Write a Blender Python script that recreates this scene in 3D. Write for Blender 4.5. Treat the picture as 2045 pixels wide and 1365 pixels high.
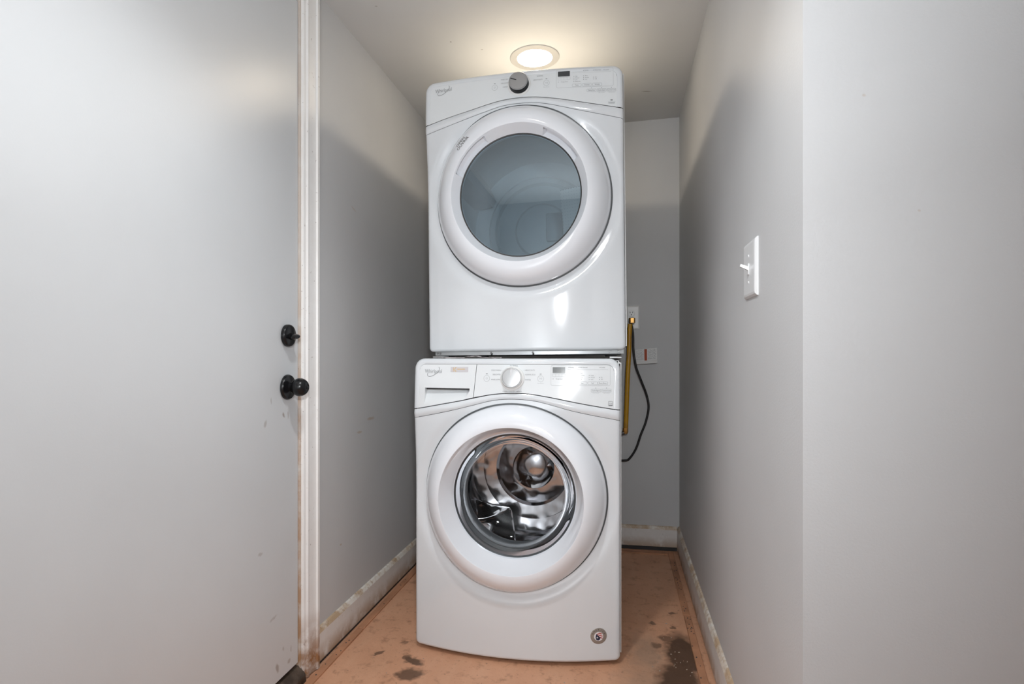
import bpy, bmesh, math, random
from mathutils import Vector, Matrix
for o in list(bpy.data.objects): bpy.data.objects.remove(o)
S = bpy.context.scene
C = S.collection
random.seed(7)
R = math.radians

# ------------------------------------------------------------------ camera
CAM_Z = .992
cd = bpy.data.cameras.new('camera'); cam = bpy.data.objects.new('camera', cd); C.objects.link(cam)
cd.sensor_width = 36; cd.lens = 1173 / 2045 * 36; cd.shift_y = 23.5 / 2045; cd.clip_start = .02
cam.location = (0, 0, CAM_Z); cam.rotation_euler = (R(90), 0, math.atan((1237 - 1022.5) / 1173))
S.camera = cam
# ------------------------------------------------------------------ world, exposure
w = bpy.data.worlds.new('world'); S.world = w; w.use_nodes = True
w.node_tree.nodes['Background'].inputs[0].default_value = (.8, .85, .9, 1)
w.node_tree.nodes['Background'].inputs[1].default_value = .05
S.view_settings.view_transform = 'Standard'; S.view_settings.look = 'None'
S.view_settings.exposure = .22; S.view_settings.gamma = 1; S.view_settings.use_curve_mapping = False
# ------------------------------------------------------------------ the photographer's flash, its ceiling bounce and an added wall fill
def area(name, loc, aim, size, power, col, spread=180):
    l = bpy.data.lights.new(name, 'AREA'); l.shape = 'DISK'; l.size = size; l.energy = power; l.color = col; l.spread = R(spread)
    o = bpy.data.objects.new(name, l); C.objects.link(o); o.location = loc
    o.rotation_euler = (Vector(aim) - Vector(loc)).to_track_quat('-Z', 'Y').to_euler()
    return o
area('flash', (.16, -.34, 1.36), (-.62, 1.9, 1.02), .10, 3.7, (.95, .98, 1), 84)
area('flash_bounce', (-.16, -.10, 1.05), (-.20, .05, 2.3), .25, 14, (.93, .97, 1), 150)
area('fill_wall_bounce', (-.25, -.15, 1.0), (-.35, -.66, .95), .25, 9, (.93, .97, 1), 130)  # added fill light, aimed at the wall behind the camera
LAMP_ALCOVE, LAMP_FILL = 62., 12.

# ------------------------------------------------------------------ node materials
def nm(name):
    m = bpy.data.materials.new(name); m.use_nodes = True
    nt = m.node_tree; b = nt.nodes['Principled BSDF']
    return m, nt, b
def N(nt, t, **k):
    n = nt.nodes.new(t)
    for a, v in k.items(): setattr(n, a, v)
    return n
def noise(nt, scale, detail=4, rough=.5, vec=None):
    n = N(nt, 'ShaderNodeTexNoise'); n.inputs['Scale'].default_value = scale
    n.inputs['Detail'].default_value = detail; n.inputs['Roughness'].default_value = rough
    if vec is None: vec = N(nt, 'ShaderNodeTexCoord').outputs['Object']
    nt.links.new(vec, n.inputs['Vector']); return n.outputs[0]
def ramp(nt, src, a, b, ca=(0, 0, 0, 1), cb=(1, 1, 1, 1)):
    r = N(nt, 'ShaderNodeValToRGB'); e = r.color_ramp.elements
    e[0].position = a; e[1].position = b; e[0].color = ca; e[1].color = cb
    nt.links.new(src, r.inputs[0]); return r.outputs[0]
def math_(nt, op, a, b):
    n = N(nt, 'ShaderNodeMath', operation=op)
    for i, v in enumerate((a, b)):
        if isinstance(v, (int, float)): n.inputs[i].default_value = v
        else: nt.links.new(v, n.inputs[i])
    return n.outputs[0]
def mix(nt, fac, a, b):
    n = N(nt, 'ShaderNodeMix', data_type='RGBA')
    for i, v in ((0, fac), (6, a), (7, b)):
        if isinstance(v, (int, float)): n.inputs[i].default_value = v
        elif isinstance(v, tuple): n.inputs[i].default_value = v if len(v) == 4 else v + (1,)
        else: nt.links.new(v, n.inputs[i])
    return n.outputs[2]
def spots(nt, lst, warp=.0, wscale=20, soft=.35):
    """mask of ellipses at object-space points: (x,y,z, rx,ry,rz, angle about z)"""
    co = N(nt, 'ShaderNodeTexCoord').outputs['Object']
    if warp:
        n = N(nt, 'ShaderNodeTexNoise'); n.inputs['Scale'].default_value = wscale; n.inputs['Detail'].default_value = 5
        nt.links.new(co, n.inputs['Vector'])
        s = N(nt, 'ShaderNodeVectorMath', operation='SUBTRACT'); nt.links.new(n.outputs[1], s.inputs[0]); s.inputs[1].default_value = (.5, .5, .5)
        m = N(nt, 'ShaderNodeVectorMath', operation='SCALE'); nt.links.new(s.outputs[0], m.inputs[0]); m.inputs['Scale'].default_value = warp
        a = N(nt, 'ShaderNodeVectorMath', operation='ADD'); nt.links.new(co, a.inputs[0]); nt.links.new(m.outputs[0], a.inputs[1]); co = a.outputs[0]
    out = None
    for x, y, z, rx, ry, rz, ang, k in lst:
        mp = N(nt, 'ShaderNodeMapping', vector_type='TEXTURE')
        mp.inputs['Location'].default_value = (x, y, z); mp.inputs['Rotation'].default_value = ang if isinstance(ang, tuple) else (0, 0, ang); mp.inputs['Scale'].default_value = (rx, ry, rz)
        nt.links.new(co, mp.inputs[0])
        ln = N(nt, 'ShaderNodeVectorMath', operation='LENGTH'); nt.links.new(mp.outputs[0], ln.inputs[0])
        mr = N(nt, 'ShaderNodeMapRange'); mr.inputs['From Min'].default_value = 1 - soft; mr.inputs['From Max'].default_value = 1 + soft
        mr.inputs['To Min'].default_value = k; mr.inputs['To Max'].default_value = 0
        nt.links.new(ln.outputs['Value'], mr.inputs[0])
        out = mr.outputs[0] if out is None else math_(nt, 'MAXIMUM', out, mr.outputs[0])
    return out
def bump(nt, b, src, strength, dist):
    n = N(nt, 'ShaderNodeBump'); n.inputs['Strength'].default_value = strength; n.inputs['Distance'].default_value = dist
    nt.links.new(src, n.inputs['Height']); nt.links.new(n.outputs[0], b.inputs['Normal'])
def setp(b, col=None, rough=None, metal=None, coat=None, spec=None):
    if col: b.inputs['Base Color'].default_value = col + (1,)
    if rough is not None: b.inputs['Roughness'].default_value = rough
    if metal is not None: b.inputs['Metallic'].default_value = metal
    if coat: b.inputs['Coat Weight'].default_value = coat; b.inputs['Coat Roughness'].default_value = .04
    if spec is not None: b.inputs['Specular IOR Level'].default_value = spec
def plain(name, col, rough=.5, metal=0, coat=0, spec=.5, var=.04):
    m, nt, b = nm(name); setp(b, col, rough, metal, coat, spec)
    if var:
        f = ramp(nt, noise(nt, 9, 3), .3, .7)
        nt.links.new(mix(nt, f, tuple(c * (1 - var) for c in col), tuple(min(1, c * (1 + var)) for c in col)), b.inputs['Base Color'])
    return m
def paint(name, col, rough, peel=.12, marks=None, markcol=(.3, .2, .13), warp=.01, wscale=60, peelscale=260):
    m, nt, b = nm(name); setp(b, col, rough)
    f = ramp(nt, noise(nt, 2.2, 4), .3, .7)
    c = mix(nt, f, tuple(x * .97 for x in col), tuple(x * 1.03 for x in col))
    if marks: c = mix(nt, spots(nt, marks, warp, wscale), c, markcol)
    nt.links.new(c, b.inputs['Base Color'])
    bump(nt, b, noise(nt, peelscale, 2), peel, .002)
    return m
M = {}
M['enamel'] = plain('white_enamel', (.69, .715, .74), .10, coat=.4, var=.01)
M['cabinet'] = plain('cabinet_enamel', (.70, .70, .69), .3, var=.03)
M['console'] = plain('console_plastic', (.74, .765, .78), .10, coat=.2, var=.01)
M['doorplastic'] = plain('door_plastic', (.79, .81, .85), .13, coat=.3, var=.01)
M['print'] = plain('grey_print', (.22, .23, .24), .5, var=0)
M['printlight'] = plain('pale_print', (.45, .47, .48), .5, var=0)
M['logo'] = plain('logo_silver', (.30, .31, .32), .3, metal=.5, var=0)
M['gold'] = plain('gold_print', (.70, .48, .20), .4, var=0)
M['stickerback'] = plain('sticker_paper', (.58, .56, .58), .5, var=.02)
M['display'] = plain('display_glass', (.045, .05, .055), .12, coat=.5, var=0)
M['display2'] = plain('display_glass_faded', (.14, .15, .15), .15, coat=.5, var=0)
M['chrome'] = plain('knob_chrome', (.72, .72, .72), .24, metal=1, var=.02)
M['knobgrey'] = plain('knob_brushed_grey', (.42, .42, .42), .35, metal=.6, var=.04)
M['knobdark'] = plain('knob_dark_ring', (.012, .013, .014), .5, spec=.25, var=0)
M['black'] = plain('black_metal', (.006, .006, .007), .26, spec=.35, var=.1)
M['blackcord'] = plain('black_rubber', (.014, .013, .013), .45, var=.1)
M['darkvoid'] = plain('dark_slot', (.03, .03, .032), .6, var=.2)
M['galv'] = plain('galvanised_steel', (.60, .62, .63), .38, metal=.55, var=.08)
M['screw'] = plain('screw_steel', (.18, .18, .18), .4, metal=.8, var=0)
M['rubber_gapshade'] = plain('grey_gasket_gap_shade', (.075, .082, .086), .45, var=.12)  # gasket grey, also the painted shade in the panel gaps
M['plate'] = plain('switch_plastic', (.80, .81, .82), .28, var=.01)
M['outlet'] = plain('outlet_plastic', (.86, .86, .85), .35, var=.02)
M['slot'] = plain('outlet_slot', (.02, .02, .02), .6, var=0)
M['brass'] = plain('brass', (.55, .30, .08), .35, metal=.6, var=.2)
M['trimring'] = plain('lamp_trim', (.47, .46, .44), .5, var=.01)
M['red'] = plain('badge_red', (.45, .05, .04), .4, var=0)
M['blue'] = plain('badge_blue', (.015, .02, .055), .4, var=0)
M['white'] = plain('badge_white', (.82, .80, .82), .4, var=0)
M['badge'] = plain('badge_pewter', (.33, .30, .27), .35, metal=.4, var=.06)
M['badgeink'] = plain('badge_ink', (.06, .05, .04), .5, var=0)
M['orange'] = plain('label_orange', (.42, .07, .02), .5, var=.05)
M['paper'] = plain('label_paper', (.86, .86, .86), .6, var=.03)
M['boxgrey'] = plain('box_plastic', (.74, .74, .73), .5, var=.03)
M['film'] = plain('crumpled_film', (.42, .38, .38), .4, var=.2)
M['crumb'] = plain('crumbs', (.42, .33, .26), .7, var=.15)
def mat_yellow():
    m, nt, b = nm('yellow_coated_hose'); setp(b, (.62, .31, .01), .35)
    nt.links.new(mix(nt, ramp(nt, noise(nt, 14, 5), .45, .7), (.62, .32, .012), (.45, .22, .03)), b.inputs['Base Color']); return m
M['yellow'] = mat_yellow()
def mat_steel():
    m, nt, b = nm('stainless_drum'); setp(b, (.62, .62, .63), .09, metal=1)
    nt.links.new(mix(nt, ramp(nt, noise(nt, 8, 3), .3, .75), (.70, .70, .71), (.50, .50, .52)), b.inputs['Base Color'])
    bump(nt, b, noise(nt, 7, 2), .35, .02); return m
M['steel'] = mat_steel()
M['drum'] = plain('dryer_drum_enamel', (.36, .40, .42), .28, coat=.3, var=.05)
M['drumdark'] = plain('dryer_baffle', (.25, .285, .305), .35, var=.05)
def mat_lint():
    m, nt, b = nm('lint_grille'); setp(b, (.2, .2, .2), .5)
    v = N(nt, 'ShaderNodeTexVoronoi'); v.inputs['Scale'].default_value = 95; v.inputs['Randomness'].default_value = 0
    nt.links.new(N(nt, 'ShaderNodeTexCoord').outputs['Object'], v.inputs['Vector'])
    nt.links.new(ramp(nt, v.outputs['Distance'], .3, .42, (.02, .02, .02, 1), (.34, .35, .35, 1)), b.inputs['Base Color']); return m
M['lint'] = mat_lint()
def mat_glass(name, tint, refl, ior=1.5):
    m = bpy.data.materials.new(name); m.use_nodes = True; nt = m.node_tree
    nt.nodes.remove(nt.nodes['Principled BSDF']); out = nt.nodes['Material Output']
    t = N(nt, 'ShaderNodeBsdfTransparent'); t.inputs[0].default_value = tint + (1,)
    g = N(nt, 'ShaderNodeBsdfGlossy'); g.inputs['Roughness'].default_value = .015; g.inputs[0].default_value = (.80, .92, 1, 1) if name.startswith('blue') else (.97, .98, 1, 1)
    lw = N(nt, 'ShaderNodeFresnel'); lw.inputs[0].default_value = ior
    f = math_(nt, 'MINIMUM', math_(nt, 'MULTIPLY', lw.outputs[0], refl), 1.0)
    s = N(nt, 'ShaderNodeMixShader'); nt.links.new(f, s.inputs[0]); nt.links.new(t.outputs[0], s.inputs[1]); nt.links.new(g.outputs[0], s.inputs[2])
    nt.links.new(s.outputs[0], out.inputs[0]); return m
M['dryerglass'] = mat_glass('blue_tinted_glass', (.64, .77, .84), 4.6)
M['washglass'] = mat_glass('clear_bowl_glass', (.90, .91, .92), 1.3, 1.28)
def emit(name, col, s):
    m = bpy.data.materials.new(name); m.use_nodes = True; nt = m.node_tree
    nt.nodes.remove(nt.nodes['Principled BSDF'])
    e = N(nt, 'ShaderNodeEmission'); e.inputs[0].default_value = col + (1,); e.inputs[1].default_value = s
    nt.links.new(e.outputs[0], nt.nodes['Material Output'].inputs[0]); return m
M['lampglow'] = emit('warm_led_diffuser', (1, .86, .68), LAMP_ALCOVE)
M['fillglow'] = emit('fill_led_diffuser', (1, .95, .88), LAMP_FILL)

# ------------------------------------------------------------------ mesh helpers
def tag(o, label, cat=None, group=None, kind=None):
    o['label'] = label
    if cat: o['category'] = cat
    if group: o['group'] = group
    if kind: o['kind'] = kind
    return o
def mesh(name, verts, faces, mat, parent=None, smooth=False, mats=None, fm=None):
    me = bpy.data.meshes.new(name); me.from_pydata([tuple(v) for v in verts], [], faces)
    me.materials.append(M[mat])
    for k in (mats or []): me.materials.append(M[k])
    if fm:
        for p, i in zip(me.polygons, fm): p.material_index = i
    bm = bmesh.new(); bm.from_mesh(me); bmesh.ops.remove_doubles(bm, verts=bm.verts, dist=1e-6)
    bmesh.ops.recalc_face_normals(bm, faces=bm.faces); bm.to_mesh(me); bm.free()
    if smooth:
        for p in me.polygons: p.use_smooth = True
        try: me.set_sharp_from_angle(angle=R(38))
        except Exception: pass
    o = bpy.data.objects.new(name, me); C.objects.link(o); o.parent = parent
    return o
def empty(name, loc=(0, 0, 0), rot=(0, 0, 0), parent=None):
    o = bpy.data.objects.new(name, None); o.empty_display_size = .05; C.objects.link(o); o.location = loc; o.rotation_euler = rot; o.parent = parent
    return o
def boxes(name, lst, mat, parent=None, bev=0, seg=2):
    """one mesh of bevelled boxes (x0,x1,y0,y1,z0,z1)"""
    bm = bmesh.new()
    for x0, x1, y0, y1, z0, z1 in lst:
        b2 = bmesh.new(); bmesh.ops.create_cube(b2, size=1)
        for v in b2.verts:
            v.co = Vector(((x0 + x1) / 2 + v.co.x * (x1 - x0), (y0 + y1) / 2 + v.co.y * (y1 - y0), (z0 + z1) / 2 + v.co.z * (z1 - z0)))
        if bev: bmesh.ops.bevel(b2, geom=b2.edges[:], offset=bev, segments=seg, affect='EDGES', profile=.5)
        t = bpy.data.meshes.new('t'); b2.to_mesh(t); b2.free(); bm.from_mesh(t); bpy.data.meshes.remove(t)
    me = bpy.data.meshes.new(name); bm.to_mesh(me); bm.free(); me.materials.append(M[mat])
    if bev:
        for p in me.polygons: p.use_smooth = True
        try: me.set_sharp_from_angle(angle=R(40))
        except Exception: pass
    o = bpy.data.objects.new(name, me); C.objects.link(o); o.parent = parent
    return o
def extrude(name, prof, axis, a, b, mat, parent=None, mats=None, fm=None):
    """closed 2D profile extruded along an axis; prof points (p,q) fill the other two axes in order"""
    n = len(prof)
    def P(p, q, t): return {'x': (t, p, q), 'y': (p, t, q), 'z': (p, q, t)}[axis]
    v = [P(p, q, a) for p, q in prof] + [P(p, q, b) for p, q in prof]
    f = [(i, (i + 1) % n, n + (i + 1) % n, n + i) for i in range(n)] + [tuple(range(n))[::-1], tuple(range(n, 2 * n))]
    return mesh(name, v, f, mat, parent, mats=mats, fm=(fm + [0, 0]) if fm else None)
def lathe(name, prof, mat, parent=None, n=96, c=(0, 0, 0), axis='y', bow=None, close=False, per=None):
    """profile (r, t) turned about an axis through c; r=0 ends become a fan"""
    verts = []; k = len(prof)
    for i in range(n):
        a = 2 * math.pi * i / n; ca, sa = math.cos(a), math.sin(a)
        pr = per(a) if per else prof
        for r, t in pr:
            if axis == 'y':
                x, z = c[0] + r * ca, c[2] + r * sa; y = c[1] + t + (bow(x, z, r) if bow else 0); verts.append((x, y, z))
            elif axis == 'z': verts.append((c[0] + r * ca, c[1] + r * sa, c[2] + t))
            else: verts.append((c[0] + t, c[1] + r * ca, c[2] + r * sa))
    f = []
    kk = k if close else k - 1
    for i in range(n):
        j = (i + 1) % n
        for q in range(kk):
            q2 = (q + 1) % k
            f.append((i * k + q, j * k + q, j * k + q2, i * k + q2))
    # drop degenerate corners on the axis
    return mesh(name, verts, f, mat, parent, smooth=True)
def tube(name, pts, rad, mat, parent=None, n=10, sub=8, flat=1.0):
    P = [Vector(p) for p in pts]; Q = []
    for i in range(len(P) - 1):
        p0 = P[max(0, i - 1)]; p1 = P[i]; p2 = P[i + 1]; p3 = P[min(len(P) - 1, i + 2)]
        for s in range(sub):
            t = s / sub
            Q.append(.5 * ((2 * p1) + (-p0 + p2) * t + (2 * p0 - 5 * p1 + 4 * p2 - p3) * t * t + (-p0 + 3 * p1 - 3 * p2 + p3) * t ** 3))
    Q.append(P[-1]); v = []; up = Vector((0, 1, 0))
    for i, q in enumerate(Q):
        d = (Q[min(i + 1, len(Q) - 1)] - Q[max(i - 1, 0)]).normalized()
        a = d.cross(up).normalized(); b = a.cross(d).normalized()
        for s in range(n):
            t = 2 * math.pi * s / n; v.append(q + a * rad * math.cos(t) + b * rad * flat * math.sin(t))
    f = [(i * n + s, i * n + (s + 1) % n, (i + 1) * n + (s + 1) % n, (i + 1) * n + s) for i in range(len(Q) - 1) for s in range(n)]
    f += [tuple(range(n))[::-1], tuple(range((len(Q) - 1) * n, len(Q) * n))]
    return mesh(name, v, f, mat, parent, smooth=True)
_tc = {}
def text2d(body, size, x, z, align='CENTER', ang=0, shear=0, sx=1):
    """flat outline letters as (verts2d, faces) around (x, z)"""
    key = (body, align, shear)
    if key not in _tc:
        cu = bpy.data.curves.new('txt', 'FONT'); cu.body = body; cu.size = 1; cu.align_x = align; cu.align_y = 'CENTER'; cu.shear = shear; cu.resolution_u = 2
        o = bpy.data.objects.new('txt', cu); C.objects.link(o)
        me = bpy.data.meshes.new_from_object(o)
        _tc[key] = ([(v.co.x, v.co.y) for v in me.vertices], [tuple(p.vertices) for p in me.polygons])
        bpy.data.objects.remove(o); bpy.data.curves.remove(cu); bpy.data.meshes.remove(me)
    vs, fs = _tc[key]; ca, sa = math.cos(ang), math.sin(ang)
    return [(x + size * (p * sx * ca - q * sa), z + size * (p * sx * sa + q * ca)) for p, q in vs], fs
def strip2d(pts, wid, closed=False):
    """flat band of a given width along a 2D polyline"""
    v = []; f = []; n = len(pts)
    for i, (x, z) in enumerate(pts):
        a = pts[(i - 1) % n] if closed or i > 0 else pts[i]; b = pts[(i + 1) % n] if closed or i < n - 1 else pts[i]
        dx, dz = b[0] - a[0], b[1] - a[1]; L = math.hypot(dx, dz) or 1
        v += [(x - dz / L * wid / 2, z + dx / L * wid / 2), (x + dz / L * wid / 2, z - dx / L * wid / 2)]
    for i in range(n if closed else n - 1):
        j = (i + 1) % n; f.append((2 * i, 2 * i + 1, 2 * j + 1, 2 * j))
    return v, f
def rrect(x0, x1, z0, z1, r, step=.012):
    p = []
    for cx, cz, a0 in ((x1 - r, z1 - r, 0), (x0 + r, z1 - r, 90), (x0 + r, z0 + r, 180), (x1 - r, z0 + r, 270)):
        for k in range(5): p.append((cx + r * math.cos(R(a0 + 22.5 * k)), cz + r * math.sin(R(a0 + 22.5 * k))))
    q = []
    for i in range(len(p)):
        a, b = p[i], p[(i + 1) % len(p)]; L = math.hypot(b[0] - a[0], b[1] - a[1]); n = max(1, int(L / step))
        q += [(a[0] + (b[0] - a[0]) * k / n, a[1] + (b[1] - a[1]) * k / n) for k in range(n)]
    return q
def fillrect(x0, x1, z0, z1, step=.01):
    nx = max(1, int((x1 - x0) / step)); nz = max(1, int((z1 - z0) / step))
    v = [(x0 + (x1 - x0) * i / nx, z0 + (z1 - z0) * j / nz) for i in range(nx + 1) for j in range(nz + 1)]
    return v, [(i * (nz + 1) + j, (i + 1) * (nz + 1) + j, (i + 1) * (nz + 1) + j + 1, i * (nz + 1) + j + 1) for i in range(nx) for j in range(nz)]
def disc2d(x, z, r, n=20):
    return [(x, z)] + [(x + r * math.cos(2 * math.pi * k / n), z + r * math.sin(2 * math.pi * k / n)) for k in range(n)], [(0, 1 + k, 1 + (k + 1) % n) for k in range(n)]

# ------------------------------------------------------------------ the setting
XL, XR, YB = -.952, .297, 3.06
YC = 1.037                                  # outside corner of the right wall
ROOM_X, ROOM_Y = 2.1, -.66
def zc(x): return 2.149 + (x - XL) * .026   # the ceiling rises a little to the right
wmarks = [(.39, YC, 1.41, .003, .02, .002, 0, .3), (.47, YC, 1.22, .002, .02, .002, 0, .3), (XL, 2.15, .74, .02, .03, .006, 0, .5), (XL, 2.05, .70, .02, .02, .004, 0, .5), (XL, 1.9, .33, .02, .006, .004, 0, .6), (XL, 2.0, 1.52, .02, .02, .003, (R(-20), 0, 0), .3)]
M['wall'] = paint('grey_wall_paint', (.585, .59, .597), .5, .12, wmarks, (.42, .28, .17))
M['ceil'] = paint('ceiling_paint', (.62, .62, .61), .7, .08, [(-.62, 2.12, 2.15, .003, .004, .05, 0, .7), (-.52, 2.2, 2.15, .004, .003, .05, 0, .6), (.12, 2.72, 2.17, .02, .004, .05, .3, .7), (-.8, 1.85, 2.15, .004, .004, .05, 0, .4)], (.2, .17, .14), warp=.004)
H2 = 2.30
boxes('wall_left', [(XL - .12, XL, 1.652, YB + .12, 0, H2), (XL - .12, XL, .675, 1.652, 2.085, H2), (XL - .12, XL, ROOM_Y - .12, .675, 0, H2)], 'wall')
boxes('wall_back', [(XL, XR + .12, YB, YB + .12, 0, H2)], 'wall')
boxes('wall_right', [(XR, XR + .12, YC, YB, 0, H2)], 'wall')
boxes('wall_front', [(XR + .12, ROOM_X, YC, YC + .12, 0, H2)], 'wall')
boxes('wall_room_right', [(ROOM_X, ROOM_X + .12, ROOM_Y - .12, YC + .12, 0, H2)], 'wall')
boxes('wall_room_back', [(XL, ROOM_X, ROOM_Y - .12, ROOM_Y, 0, H2)], 'wall')
for nme, lab in (('wall_left', 'grey painted wall running back beside the white door'), ('wall_back', 'grey painted end wall behind the stacked laundry machines'),
                 ('wall_right', 'grey painted alcove side wall carrying the light switch'), ('wall_front', 'pale grey wall facing the camera at the right edge'),
                 ('wall_room_right', 'pale grey side wall of the room behind the camera'), ('wall_room_back', 'grey wall of the room behind the camera')):
    tag(bpy.data.objects[nme], lab, 'wall', kind='structure')
x0, x1, y0, y1 = XL - .12, ROOM_X + .12, ROOM_Y - .12, YB + .12
v = [(x, y, zc(x) + dz) for dz in (0, .1) for x, y in ((x0, y0), (x1, y0), (x1, y1), (x0, y1))]
tag(mesh('ceiling', v, [(0, 3, 2, 1), (4, 5, 6, 7), (0, 1, 5, 4), (1, 2, 6, 5), (2, 3, 7, 6), (3, 0, 4, 7)], 'ceil'), 'pale painted ceiling sloping up slightly to the right', 'ceiling', kind='structure')
# floor: brown painted subfloor with old carpet tack strips
def mat_floor():
    m, nt, b = nm('brown_subfloor'); setp(b, rough=.55)
    co = N(nt, 'ShaderNodeTexCoord').outputs['Object']
    mp = N(nt, 'ShaderNodeMapping'); mp.inputs['Scale'].default_value = (14, 2.5, 1); mp.inputs['Rotation'].default_value = (0, 0, .4); nt.links.new(co, mp.inputs[0])
    c = mix(nt, ramp(nt, noise(nt, 3, 6, .6), .3, .7), (.56, .285, .165), (.70, .375, .23))
    c = mix(nt, math_(nt, 'MULTIPLY', ramp(nt, noise(nt, 1, 5, .6, mp.outputs[0]), .45, .75), .35), c, (.70, .42, .27))
    c = mix(nt, math_(nt, 'MULTIPLY', ramp(nt, noise(nt, 22, 6, .7), .54, .68), .55), c, (.25, .12, .06))
    c = mix(nt, math_(nt, 'MULTIPLY', ramp(nt, noise(nt, 70, 4, .7), .62, .70), .6), c, (.14, .07, .035))
    grey = spots(nt, [(.09, 1.99, 0, .06, .12, 1, 0, .6), (.08, 1.80, 0, .08, .12, 1, 0, .5)], .12, 18, .5)
    c = mix(nt, grey, c, (.30, .21, .15))
    st = spots(nt, [(.205, 2.00, 0, .052, .15, 1, 0, .93), (.180, 1.83, 0, .065, .12, 1, 0, .93), (.16, 2.11, 0, .03, .025, 1, 0, .7), (.125, 2.05, 0, .016, .02, 1, 0, .6),
                    (-.655, 1.812, 0, .042, .020, 1, -.35, .85), (-.690, 1.822, 0, .012, .014, 1, 0, .7), (-.640, 1.735, 0, .040, .034, 1, .2, .8), (-.785, 1.835, 0, .008, .020, 1, -.5, .75),
                    (.12, 2.22, 0, .016, .012, 1, 0, .7), (.20, 2.32, 0, .012, .012, 1, 0, .7), (.19, 2.20, 0, .010, .01, 1, 0, .7), (-.70, 2.0, 0, .014, .008, 1, 0, .5), (-.73, 1.92, 0, .010, .012, 1, 0, .5)], .05, 34, .25)
    c = mix(nt, st, c, (.065, .033, .018))
    nt.links.new(c, b.inputs['Base Color'])
    bump(nt, b, noise(nt, 60, 6, .6), .35, .004)
    return m
M['floor'] = mat_floor()
M['strip'] = plain('tack_strip_wood', (.46, .22, .12), .6, var=.25)
fl = boxes('floor', [(XL - .12, ROOM_X + .12, ROOM_Y - .12, YB + .12, -.1, 0)], 'floor')
tag(fl, 'bare brown painted subfloor with dark stains around the washer', 'floor', kind='structure')
def strip(x0, x1, y0, y1): return boxes('tack_strip', [(x0, x1, y0, y1, -.001, .0055)], 'strip', fl, .0012, 1)
strip(.239, .264, 1.30, 2.30); strip(.238, .263, 2.305, 3.02); strip(-.60, .234, 2.985, 3.010)
strip(-.929, -.904, 1.30, 1.98); strip(-.930, -.905, 1.984, 3.0)
v = []; f = []
for _ in range(70):
    side = random.random(); x = random.uniform(.242, .260) if side < .65 else random.uniform(-.926, -.908); y = random.uniform(1.4, 2.9)
    r = random.uniform(.002, .0035); k = len(v)
    v += [(x + r * math.cos(t * 1.0472), y + r * math.sin(t * 1.0472), .005) for t in range(6)] + [(x, y, .0085)]
    f += [(k + t, k + (t + 1) % 6, k + 6) for t in range(6)]
nl = mesh('tack_nails', v, f, 'darkvoid', fl); nl['kind'] = 'stuff'
v = []; f = []
for _ in range(45):
    if random.random() < .7: x, y = random.gauss(.18, .05), random.gauss(1.92, .12)
    else: x, y = random.uniform(-.86, .2), random.uniform(1.6, 1.84)
    if x > .27: continue
    r = random.uniform(.0008, .0024); k = len(v); a = random.random() * 6
    v += [(x + r * 2 * math.cos(a), y + r * 2 * math.sin(a), .0005), (x - r * math.sin(a), y + r * math.cos(a), .0005), (x - r * 2 * math.cos(a), y - r * 2 * math.sin(a), .0005), (x + r * math.sin(a), y - r * math.cos(a), .0005), (x, y, .003)]
    f += [(k, k + 1, k + 4), (k + 1, k + 2, k + 4), (k + 2, k + 3, k + 4), (k + 3, k, k + 4)]
tag(mesh('floor_debris', v, f, 'crumb'), 'scattered pale crumbs and chips on the brown floor', 'debris', kind='stuff')

# baseboards: flat face with a bevelled cap, dirty
def mat_base(name, col, brown, amt, lo, hi):
    m, nt, b = nm(name); setp(b, col, .45)
    g = N(nt, 'ShaderNodeSeparateXYZ'); nt.links.new(N(nt, 'ShaderNodeTexCoord').outputs['Object'], g.inputs[0])
    mr = N(nt, 'ShaderNodeMapRange'); mr.inputs['From Min'].default_value = lo; mr.inputs['From Max'].default_value = hi; mr.inputs['To Min'].default_value = 1.; mr.inputs['To Max'].default_value = amt
    nt.links.new(g.outputs[2], mr.inputs[0])
    n = ramp(nt, noise(nt, 18, 6, .65), .26, .54)
    fac = math_(nt, 'MULTIPLY', n, mr.outputs[0])
    c = mix(nt, fac, col, brown)
    c = mix(nt, math_(nt, 'MULTIPLY', ramp(nt, noise(nt, 75, 4, .6), .66, .74), .55), c, (.16, .08, .045))
    nt.links.new(c, b.inputs['Base Color']); bump(nt, b, noise(nt, 40, 4), .15, .003); return m
M['base'] = mat_base('baseboard_white', (.80, .79, .775), (.40, .27, .17), .12, .01, .07)
def mat_cap():
    m, nt, b = nm('baseboard_worn_cap'); setp(b, rough=.5)
    c = mix(nt, ramp(nt, noise(nt, 10, 6, .7), .42, .58), (.80, .76, .70), (.52, .38, .25))
    nt.links.new(mix(nt, math_(nt, 'MULTIPLY', ramp(nt, noise(nt, 45, 5, .7), .55, .68), .7), c, (.38, .24, .13)), b.inputs['Base Color'])
    bump(nt, b, noise(nt, 60, 4), .3, .003); return m
M['basecap'] = mat_cap()
def bb(h0, h1, t=.013): return [(0, h0), (t, h0), (t, h1 - .016), (t - .002, h1 - .012), (.006, h1 - .003), (.0, h1)]
FM = [0, 0, 1, 1, 1, 0]
tag(extrude('baseboard_left', [(XL + p, q) for p, q in bb(.012, .116)], 'y', 1.716, YB, 'base', mats=['basecap'], fm=FM), 'scuffed white baseboard along the left alcove wall', 'baseboard', kind='structure')
tag(extrude('baseboard_right', [(XR - p, q) for p, q in bb(.008, .124)], 'y', YC + .002, YB, 'base', mats=['basecap'], fm=FM), 'scuffed white baseboard under the light switch wall', 'baseboard', kind='structure')
tag(extrude('baseboard_back', [(YB - p, q) for p, q in bb(.020, .122)], 'x', XL + .013, XR - .013, 'base', mats=['basecap'], fm=FM), 'short white baseboard on the end wall with a dark gap below', 'baseboard', kind='structure')
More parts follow.
